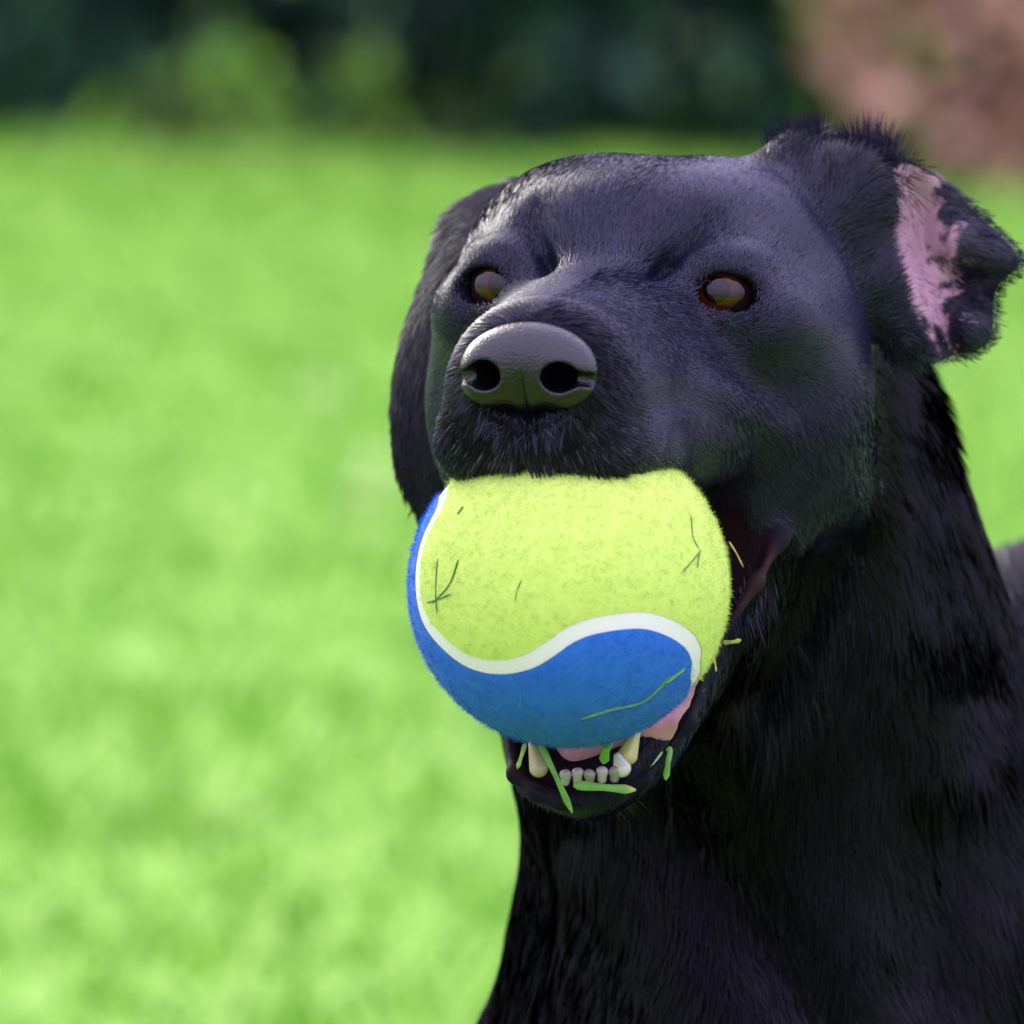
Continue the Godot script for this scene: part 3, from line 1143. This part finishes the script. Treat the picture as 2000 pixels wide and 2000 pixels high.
const EAR_SIDE := 1.0
func build_ears(dog: Node3D) -> Array:
	var coat := Color(0.010, 0.0095, 0.013)
	# ear that hangs beside the cheek
	var L: Array = []
	for r in [[1120, 360, -8, 1090, 340, -9, 1045, 340, -10, 1070, 360, -12], [985, 420, -6, 945, 402, -7.5, 895, 412, -9, 930, 430, -12], [900, 520, -4.5, 866, 520, -5.7, 840, 525, -8, 875, 540, -11],
			[872, 640, -3.5, 832, 640, -4.8, 795, 645, -7, 840, 660, -11], [862, 760, -3, 817, 765, -4.4, 772, 765, -6.5, 820, 780, -10.5], [862, 880, -3, 822, 885, -4.4, 776, 885, -6, 820, 890, -9.5],
			[868, 960, -3.4, 842, 968, -4.2, 805, 965, -5.6, 830, 960, -8], [862, 985, -3.8, 846, 996, -4.3, 828, 998, -5.2, 840, 985, -7]]:
		var line: Array = []
		for k in 4: line.append(px(r[k * 3] + 14, r[k * 3 + 1] + 4, r[k * 3 + 2] - 4.0))
		L.append(line)
	var left := sheet(L, 0.5, 60, 30)
	var c := PackedColorArray()
	c.resize(left.v.size())
	c.fill(coat)
	left.c = c
	var lo := commit(left, "ear", M.ear, dog, dog_at)
	lo.set_meta("label", "black ear hanging flat beside the cheek")
	# ear thrown back, showing its pink lining
	var Rr: Array = []
	for r in [[1725, 350, -5.6, 1765, 320, -6.2, 1815, 340, -6.8, 1850, 368, -7.2], [1728, 420, -5.6, 1790, 400, -7.2, 1850, 402, -7.0, 1915, 425, -6.6], [1735, 500, -5.4, 1800, 490, -7.3, 1885, 485, -6.2, 1990, 508, -6.2],
			[1755, 570, -5.2, 1815, 565, -6.6, 1880, 560, -7.4, 1945, 562, -6.6], [1790, 640, -5.4, 1840, 628, -6.6, 1885, 625, -6.0, 1938, 640, -6.6], [1822, 712, -5.8, 1862, 695, -6.4, 1895, 688, -6.4, 1922, 672, -6.8]]:
		var line: Array = []
		for k in 4: line.append(px(r[k * 3], r[k * 3 + 1], r[k * 3 + 2]))
		Rr.append(line)
	var right := sheet(Rr, 0.45, 64, 48)
	var c2 := PackedColorArray()
	for i in right.v.size():
		var uv: Vector3 = right.uv[i]
		var p: Vector3 = right.v[i]
		var nz := noise.get_noise_3d(p.x * 1.4, p.y * 1.4, p.z * 1.4) * 0.28 + noise.get_noise_3d(p.x * 6.0, p.y * 6.0, 0) * 0.1
		var pink := smoothstep(0.62, 0.42, uv.y * (0.75 + 0.45 * uv.x) + nz) * smoothstep(0.95, 0.7, uv.x + nz)
		if uv.z * EAR_SIDE < 0.0 and uv.y > 0.03 and uv.y < 0.97: pink = 0.0
		c2.append(coat.lerp(Color(0.36, 0.20, 0.24), pink))
	right.c = c2
	var ro := commit(right, "ear", M.ear, dog, dog_at)
	ro.set_meta("label", "ear flipped back with its pink lining showing")
	return [left, right]

# ---------------------------------------------------------------- fur
func fur(dog: Node3D, body: Dictionary, ears: Array) -> void:
	var locks := [Hair.new(), Hair.new(), Hair.new(), Hair.new()]
	locks[3].setup(6, 0.36, 0.026, 0.05, 0.22, 6, 0.6)
	locks[0].setup(6, 0.36, 0.024, 0.03, 0.10, 5, 0.16)
	locks[1].setup(6, 0.36, 0.024, 0.03, 0.12, 6, 0.16)
	locks[2].setup(7, 0.42, 0.026, 0.10, 0.42, 8, 1.0)
	var tones := func(c: Color, nv: int) -> Array:
		var out: Array = []
		for k in 9:
			var t := PackedColorArray()
			t.resize(nv)
			t.fill(c * (0.6 + 0.09 * k))
			out.append(t)
		return out
	var black: Array = tones.call(Color(0.021, 0.021, 0.021), 30)
	var black_long: Array = tones.call(Color(0.005, 0.005, 0.005), 35)
	var black_dull: Array = tones.call(Color(0.009, 0.009, 0.009), 30)
	var grey: Array = tones.call(Color(0.24, 0.25, 0.10), 30)
	var pink: Array = tones.call(Color(0.8, 0.5, 0.24), 30)
	var v: PackedVector3Array = body.v
	var n: PackedVector3Array = body.n
	var ix: PackedInt32Array = body.i
	var fb := focus.basis
	var count := 0
	for t in range(0, ix.size(), 3):
		var a := v[ix[t]]
		var b := v[ix[t + 1]]
		var c := v[ix[t + 2]]
		var mid := (a + b + c) / 3.0
		var nn := n[ix[t]]
		if nn.z < -0.8: continue
		if mid.z < -70.0: continue
		var q := head_inv * mid
		var area := (b - a).cross(c - a).length() * 0.5
		# how dense, how long and which way: head, then neck and chest, then the back
		var eye_d := minf((mid - eyes[0]).length(), (mid - eyes[1]).length())
		if eye_d < 1.5: continue
		if inside_mouth(q) > 0.6 or mouth_core(q) < 1.05: continue
		if (mid - ball_c).length() < BALL_R + 0.16: continue
		if ((q - Vector3(0, -2.8, 8.3)) / Vector3(2.1, 1.5, 1.3)).length() < 1.0: continue
		if q.y < -6.0 and lip_dist(q) < 0.45: continue
		var fwd := clampf((q.z + 1.0) / 6.0, 0.0, 1.0)
		var len_ := lerpf(0.46, 0.2, fwd)
		if eye_d < 2.2: len_ *= 0.55
		if q.z > 4.0 and q.y < -4.2: len_ *= 0.65
		var dens := lerpf(66.0, 115.0, fwd)
		var dirh := Vector3(0, lerpf(0.55, -0.1, smoothstep(1.0, -2.5, q.y)), -1.0)
		dirh = dirh.lerp(Vector3(signf(q.x) * 0.35, -0.35, -1.0), smoothstep(0.0, 2.0, q.z))
		dirh = dirh.lerp(Vector3(0.0, -0.7, -1.0), smoothstep(-2.0, -4.0, q.y) * smoothstep(2.0, 0.0, q.z))
		dirh = head.basis * dirh.normalized()
		var neck := maxf(smoothstep(8.5, 13.5, (q - Vector3(0, -3, -2)).length()), smoothstep(-7.0, -10.0, q.y))
		var jawness := smoothstep(-7.0, -8.5, q.y) * smoothstep(-3.0, -1.0, q.z)
		var down := Vector3(0.25 * clampf((mid.x - 9.0) / 5.0, -1.0, 1.0) * clampf((-mid.y - 4.0) / 10.0, 0.0, 1.0), -1.0, -0.15)
		dirh = dirh.lerp(down, neck).normalized()
		len_ = lerpf(lerpf(len_, 0.4, jawness), 1.7, neck * (1.0 - jawness))
		dens = lerpf(dens, 26.0, neck * (1.0 - jawness))
		var back := smoothstep(-22.0, -28.0, mid.z)
		dirh = dirh.lerp(Vector3(0.3, -0.5, -1.0), back)
		dens = lerpf(lerpf(dens, 18.0, back), 6.0, maxf(smoothstep(-40.0, -46.0, mid.z), smoothstep(-18.5, -21.0, mid.y)))
		var want := area * dens
		var m := int(want) + int(rng.randf() < want - int(want))
		for k in m:
			var r1 := sqrt(rng.randf())
			var r2 := rng.randf()
			var p := a * (1.0 - r1) + b * (r1 * (1.0 - r2)) + c * (r1 * r2)
			var nv := (n[ix[t]] * (1.0 - r1) + n[ix[t + 1]] * (r1 * (1.0 - r2)) + n[ix[t + 2]] * (r1 * r2)).normalized()
			var d := dirh + Vector3(rng.randfn(), rng.randfn(), rng.randfn()) * 0.055
			var wav := noise.get_noise_3d(p.x * 0.35, p.y * 0.35, p.z * 0.35) * 0.35
			d += nv.cross(dirh) * wav
			var y := d - nv * d.dot(nv)
			if y.length() < 0.1: continue
			y = y.normalized()
			var x := y.cross(nv).normalized()
			var l := len_ * rng.randf_range(0.7, 1.2) * 0.01
			var kind := 2 if rng.randf() < neck * (1.0 - jawness) else count % 2
			var pal := black_long if kind == 2 else black
			if kind < 2 and q.z > 4.0 and q.y < -3.9 and q.y > -7.0 and rng.randf() < 0.05 + 0.10 * clampf(-4.3 - q.y, 0, 1.5): pal = grey
			var w := maxf(0.0055 if len_ < 1.2 else 0.010, l * 0.62)
			locks[kind].add(Transform3D(Basis(fb * x * w, fb * y * l, fb * nv * l), to_world(p) - dog_at), Basis(fb * x, fb * y, fb * nv), pal[rng.randi() % 9])
			count += 1
	# ears
	for e in 2:
		var d: Dictionary = ears[e]
		for t in range(0, d.i.size(), 3):
			var i0: int = d.i[t]
			var uv: Vector3 = d.uv[i0]
			var a: Vector3 = d.v[i0]
			var b: Vector3 = d.v[d.i[t + 1]]
			var c: Vector3 = d.v[d.i[t + 2]]
			var nv: Vector3 = d.n[i0]
			var bare: bool = d.c[i0].r > 0.05
			var want := (b - a).cross(c - a).length() * 0.5 * (6.0 if bare else 42.0)
			var m := int(want) + int(rng.randf() < want - int(want))
			for k in m:
				var r1 := sqrt(rng.randf())
				var r2 := rng.randf()
				var p := a * (1.0 - r1) + b * (r1 * (1.0 - r2)) + c * (r1 * r2)
				var dir := (Vector3(-0.1, -1, 0.0) if e == 0 else Vector3(1, -0.35, -0.1)) + Vector3(rng.randfn(), rng.randfn(), rng.randfn()) * 0.2
				var y := (dir - nv * dir.dot(nv)).normalized()
				var x := y.cross(nv).normalized()
				var l := rng.randf_range(0.6, 1.1) * (0.35 if bare else (0.42 if e == 1 else 0.8)) * 0.01
				locks[(3 if e == 0 else count % 2)].add(Transform3D(Basis(fb * x * 0.0055, fb * y * l, fb * nv * l), to_world(p) - dog_at), Basis(fb * x, fb * y, fb * nv), (pink if bare else (black_dull if e == 0 else black))[rng.randi() % 9])
				count += 1
	# tufts standing up on the root of the flipped ear
	for k in 300:
		var u := rng.randf()
		var spot := Vector2(1505, 275).lerp(Vector2(1600, 262), u)
		var up := Vector3(rng.randfn() * 0.25 - 0.1, 1.0, 0.1)
		var l := rng.randf_range(0.004, 0.008)
		if k > 140:
			var w2 := clampf(rng.randfn() * 0.22 + 0.5, 0.0, 1.0)
			spot = Vector2(1640, 292).lerp(Vector2(1765, 315), w2)
			up = Vector3((w2 - 0.5) * 0.9 + rng.randfn() * 0.12, 1.0, rng.randfn() * 0.15)
			l = rng.randf_range(0.006, 0.014) * (1.0 - 0.8 * absf(w2 - 0.45))
		var p := px(spot.x + rng.randfn() * 4.0, spot.y + rng.randf_range(0, 26), -6.3 + rng.randfn() * 0.4)
		var y := up.normalized()
		var x := Vector3(1, 0, 0.2).slide(y).normalized()
		var z := x.cross(y)
		locks[k % 2].add(Transform3D(Basis(fb * x * 0.006, fb * y * l, fb * z * l), to_world(p) - dog_at), Basis(fb * x, fb * y, fb * z), black[rng.randi() % 9])
	stage("locks %d" % count)
	for k in 4:
		var o := put(locks[k].mesh(), "fur", M.long_fur if k >= 2 else M.fur, dog)
		o.set_meta("kind", "stuff")

# ---------------------------------------------------------------- ball
func build_ball() -> void:
	var at := to_world(ball_c)
	var ball := thing("tennis_ball", at)
	tag(ball, "large yellow and blue felt ball with white seam held in the dog's jaws", "ball")
	# the seam: read off the photograph in front, closed behind
	var zs := [[270, 220], [165, 450], [140, 640], [170, 830], [280, 980], [420, 1080], [580, 1110], [740, 1080], [860, 1010], [960, 940], [1080, 890], [1250, 860], [1400, 860], [1540, 910], [1630, 980], [1665, 1060], [1660, 1130]]
	var ctrl: Array = []
	for z in zs:
		var d := Vector2((z[0] * 0.3623 + 760.0 - 1111.0) / 314.0, -(z[1] * 0.3623 + 900.0 - 1146.0) / 314.0)
		if d.length() > 0.995: d = d.normalized() * 0.995
		ctrl.append(Vector3(d.x, d.y, sqrt(1.0 - d.length_squared())))
	for z in [[0.75, -0.65, -0.1], [0.45, -0.8, -0.4], [0.1, -0.75, -0.65], [-0.3, -0.35, -0.89], [-0.4, 0.2, -0.9], [-0.5, 0.65, -0.57], [-0.75, 0.65, -0.15]]:
		ctrl.append(Vector3(z[0], z[1], z[2]).normalized())
	var seam: Array = []
	var nc := ctrl.size()
	for i in nc:
		for s in 6:
			seam.append((ctrl[i] as Vector3).cubic_interpolate(ctrl[(i + 1) % nc], ctrl[(i + nc - 1) % nc], ctrl[(i + 2) % nc], s / 6.0).normalized())
	var ns := seam.size()
	var sd := func(p: Vector3) -> float:
		var best := -2.0
		var bi := 0
		for i in ns:
			var dd: float = p.dot(seam[i])
			if dd > best: best = dd; bi = i
		var a: Vector3 = seam[(bi + ns - 1) % ns]
		var b: Vector3 = seam[bi]
		var c: Vector3 = seam[(bi + 1) % ns]
		var r := 9.0
		for e in [[a, b], [b, c]]:
			var u: Vector3 = e[0]
			var w: Vector3 = e[1] - e[0]
			var t := clampf((p - u).dot(w) / w.length_squared(), 0.0, 1.0)
			r = minf(r, (p - u - w * t).length())
		return r * signf(p.dot((c - a).cross(b)))
	# a cube pushed out to a sphere, cut along the two edges of the seam
	var N := 44
	var tri := [[], [], []]
	var W := 0.053
	for f in 6:
		var ax: Vector3 = [Vector3.RIGHT, Vector3.LEFT, Vector3.UP, Vector3.DOWN, Vector3.BACK, Vector3.FORWARD][f]
		var u := Vector3(ax.y, ax.z, ax.x)
		var w := ax.cross(u)
		var g: Array = []
		for i in N + 1:
			for j in N + 1:
				var p := (ax + u * tan((i * 2.0 / N - 1.0) * PI / 4) + w * tan((j * 2.0 / N - 1.0) * PI / 4)).normalized()
				g.append([p, sd.call(p)])
		for i in N:
			for j in N:
				var a := i * (N + 1) + j
				for q in [[a, a + 1, a + N + 2], [a, a + N + 2, a + N + 1]]:
					var poly := [g[q[0]], g[q[1]], g[q[2]]]
					var hi := clip(poly, W, 1.0)
					var lowr := clip(poly, -W, -1.0)
					var mid := clip(clip(poly, W, -1.0), -W, 1.0)
					tri[0].append(hi); tri[1].append(mid); tri[2].append(lowr)
	# the side on which the front of the ball lies is yellow
	var front: float = sd.call(Vector3(0, 0.3, 0.95).normalized())
	var names := ["yellow_felt", "white_seam", "blue_felt"]
	if front < 0.0: names = ["blue_felt", "white_seam", "yellow_felt"]
	var cps := Copies.new()
	var fbas := focus.basis
	for k in 3:
		var v := PackedVector3Array()
		var n := PackedVector3Array()
		var col := PackedColorArray()
		var idx := PackedInt32Array()
		for poly in tri[k]:
			if poly.size() < 3: continue
			var b0 := v.size()
			for e in poly:
				var p: Vector3 = e[0]
				var s: float = absf(e[1])
				var lump := noise.get_noise_3d(p.x * 9.0, p.y * 9.0, p.z * 9.0) * 0.02 + noise.get_noise_3d(p.x * 30.0, p.y * 30.0, p.z * 30.0) * 0.012
				var rad := BALL_R - 0.07
				if k != 1: rad = BALL_R - 0.055 + 0.055 * smoothstep(W, W + 0.035, s) + lump * smoothstep(W, W + 0.05, s)
				v.append(ball_c + p * rad)
				n.append(p)
				col.append(felt_colour(names[k], p))
			for i in range(1, poly.size() - 1): idx.append_array([b0, b0 + i, b0 + i + 1])
		commit({"v": v, "n": n, "i": idx, "c": col}, names[k], M.seam if k == 1 else M.felt, ball, at)
	# fuzz
	for k in 36000:
		var p := Vector3(rng.randfn(), rng.randfn(), rng.randfn()).normalized()
		var s: float = sd.call(p) if k % 1 == 0 else 0.0
		if absf(s) < W + 0.008: continue
		if p.z < -0.3: continue
		var nm: String = names[0] if s > 0 else names[2]
		var y := (p * rng.randf_range(0.05, 0.9) + Vector3(rng.randfn(), rng.randfn(), rng.randfn()) * 0.6).normalized()
		if y.dot(p) < 0.0: y = y - p * 1.9 * y.dot(p)
		var x := y.cross(Vector3(rng.randfn(), rng.randfn(), rng.randfn())).normalized()
		var l := rng.randf_range(0.0006, 0.0022)
		var c := felt_colour(nm, p) * rng.randf_range(0.85, 1.15)
		cps.add(Transform3D(Basis(fbas * x * 0.0012, fbas * y * l, fbas * x.cross(y) * l), to_world(ball_c + p * (BALL_R - 0.015)) - at), c)
	var fz := put_copies(cps, lock_mesh(3, 0.6, 0.045, -0.4, 0.4, 9, 2), "fuzz", M.felt, ball)
	fz.set_meta("kind", "stuff")

func felt_colour(nm: String, p: Vector3) -> Color:
	var t := noise.get_noise_3d(p.x * 5.0 + 3.0, p.y * 5.0, p.z * 5.0) * 0.5 + noise.get_noise_3d(p.x * 18.0, p.y * 18.0, p.z * 18.0) * 0.5
	if nm == "yellow_felt": return Color(0.49, 0.635, 0.115) * (1.0 + 0.07 * t)
	if nm == "blue_felt": return Color(0.018, 0.13, 0.52) * (1.0 + 0.12 * t)
	return Color(0.75, 0.75, 0.75)
func clip(poly: Array, at: float, sg: float) -> Array:
	var out: Array = []
	for i in poly.size():
		var a: Array = poly[i]
		var b: Array = poly[(i + 1) % poly.size()]
		var da: float = (a[1] - at) * sg
		var db: float = (b[1] - at) * sg
		if da >= 0.0: out.append(a)
		if (da >= 0.0) != (db >= 0.0):
			var t := da / (da - db)
			out.append([(a[0] as Vector3).lerp(b[0], t).normalized(), at])
	return out

# ---------------------------------------------------------------- bits of grass on the ball and in the mouth
func strip(called: String, pts: Array, width: float, c0: Color, c1: Color, label: String, group: String) -> void:
	# pts: points in the centimetre frame; a folded blade with thickness
	var at := to_world(pts[0])
	var v := PackedVector3Array()
	var n := PackedVector3Array()
	var col := PackedColorArray()
	var idx := PackedInt32Array()
	var m := pts.size()
	var steps := (m - 1) * 5
	for i in steps + 1:
		var f := float(i) / steps * (m - 1)
		var k := mini(int(f), m - 2)
		var pa: Vector3 = pts[maxi(k - 1, 0)]
		var pb: Vector3 = pts[k]
		var pc: Vector3 = pts[k + 1]
		var pd: Vector3 = pts[mini(k + 2, m - 1)]
		var p := pb.cubic_interpolate(pc, pa, pd, f - k)
		var tan_ := (pc - pb).normalized()
		var side := tan_.cross(Vector3(0, 0.1, 1)).normalized()
		var out := side.cross(tan_).normalized()
		if out.z < 0.0: out = -out
		var t := float(i) / steps
		var w := width * 0.5 * (0.85 + 0.15 * sin(t * 9.0)) * clampf((1.0 - t) * 4.0 + 0.2, 0.0, 1.0) * clampf(t * 5.0 + 0.45, 0.0, 1.0)
		var th := maxf(width * 0.03, 0.004)
		var c := c0.lerp(c1, smoothstep(0.75, 1.0, t)) * (1.0 + 0.2 * noise.get_noise_2d(t * 7.0, pts[0].x * 5.0))
		for q in [[-1.0, 0.0], [-0.4, -1.0], [0.0, -0.3], [0.5, -1.0], [1.0, 0.0], [0.0, 1.2]]:
			v.append(p + side * w * q[0] - out * th * q[1])
			n.append((side * q[0] * 0.6 - out * signf(q[1] - 0.1)).normalized())
			col.append(c)
	for i in steps:
		for k in 6:
			var a := i * 6 + k
			var b := i * 6 + (k + 1) % 6
			idx.append_array([a, b, b + 6, a, b + 6, a + 6])
	var o := commit({"v": v, "n": n, "i": idx, "c": col}, called, M.clipping, self, at)
	o.position = at
	tag(o, label, "grass blade", group)
func on_ball(x: float, y: float, lift := 0.04) -> Vector3:
	var d := Vector2((x - 1111.0) / 314.0, (1146.0 - y) / 314.0)
	if d.length() > 0.99: d = d.normalized() * 0.99
	return ball_c + Vector3(d.x, d.y, sqrt(1.0 - d.length_squared())) * (BALL_R + lift)
func clippings() -> void:
	M.clipping = mat(Color.WHITE, 0.5, true)
	var g := Color(0.10, 0.26, 0.03)
	var gd := Color(0.04, 0.11, 0.02)
	var straw := Color(0.42, 0.36, 0.10)
	var gb := "grass clippings stuck to the ball"
	var gm := "grass clippings hanging from the dog's mouth"
	var ball_bits := [
		[[[897, 1092], [880, 1140], [846, 1178]], 0.07, gd, gd, "curved dark grass blade crossing the star on the yellow felt"],
		[[[857, 1090], [853, 1150], [856, 1198]], 0.05, gd, gd, "upright dark grass blade of the star beside the white seam"],
		[[[836, 1176], [860, 1168], [884, 1158]], 0.06, gd, g, "short level grass blade of the star beside the white seam"],
		[[[1018, 1132], [1010, 1152], [1006, 1172]], 0.035, gd, gd, "thin lone grass sliver on the middle of the yellow felt"],
		[[[1346, 1008], [1350, 1050], [1364, 1076]], 0.04, gd, straw, "long thin grass sliver of the fork near the dog's lip"],
		[[[1364, 1076], [1345, 1098], [1325, 1120]], 0.05, gd, straw, "straw tipped grass sliver of the fork on the yellow felt"],
		[[[1364, 1074], [1360, 1092], [1358, 1108]], 0.05, gd, gd, "shortest grass sliver of the fork on the yellow felt"],
		[[[906, 990], [900, 998], [895, 1005]], 0.07, gd, gd, "tiny dark grass crumb near the top of the yellow felt"],
		[[[1133, 1400], [1190, 1382], [1250, 1368], [1285, 1340], [1300, 1318]], 0.085, g, g, "long bent grass blade stuck across the blue felt"],
		[[[1296, 1330], [1322, 1312], [1334, 1302]], 0.12, g, g, "stubby grass piece on the blue felt by the seam"],
		[[[1017, 1350], [1016, 1362], [1015, 1376]], 0.03, g, straw, "pale sliver low on the blue felt"]]
	for b in ball_bits:
		var pts: Array = []
		for q in b[0]: pts.append(on_ball(q[0], q[1]))
		strip("grass_blade", pts, b[1], b[2], b[3], b[4], gb)
	var mouth_bits := [
		[[[1052, 1445, 4.2], [1085, 1515, 4.3], [1118, 1588, 3.9]], 0.22, g, g, "long slanting green grass blade across the lower teeth"],
		[[[1120, 1533, 3.9], [1180, 1538, 4.1], [1242, 1543, 4.0]], 0.30, g, straw, "broad level grass blade with straw coloured end on the lower lip"],
		[[[1308, 1458, 3.0], [1305, 1490, 3.1], [1300, 1524, 3.0]], 0.22, g, g, "short upright grass blade on the lip by the tongue"],
		[[[1026, 1452, 3.6], [1018, 1478, 3.7], [1010, 1502, 3.6]], 0.15, Color(0.3, 0.42, 0.12), g, "pale grass stub sticking out beside the chin"],
		[[[1294, 1468, 3.1], [1272, 1498, 3.2], [1250, 1528, 3.2]], 0.07, Color(0.25, 0.38, 0.16), g, "thin pale grass sliver between tongue and lip"],
		[[[1190, 1440, 3.7], [1184, 1465, 3.9], [1178, 1492, 3.7]], 0.34, g, g, "wide green grass scrap behind the lower teeth"],
		[[[1412, 1255, 2.6], [1430, 1254, 2.8], [1448, 1250, 2.8]], 0.15, Color(0.30, 0.30, 0.05), straw, "yellow grass stub poking out from behind the ball"],
		[[[1394, 1283, 2.6], [1397, 1298, 2.6], [1399, 1312, 2.6]], 0.07, straw, straw, "small straw tip under the yellow stub behind the ball"],
		[[[1424, 1058, 0.6], [1438, 1080, 0.6], [1452, 1108, 0.4]], 0.06, straw, straw, "thin straw sliver inside the open mouth"]]
	for b in mouth_bits:
		var pts: Array = []
		for q in b[0]: pts.append(px(q[0], q[1], q[2]))
		strip("grass_blade", pts, b[1], b[2], b[3], b[4], gm)
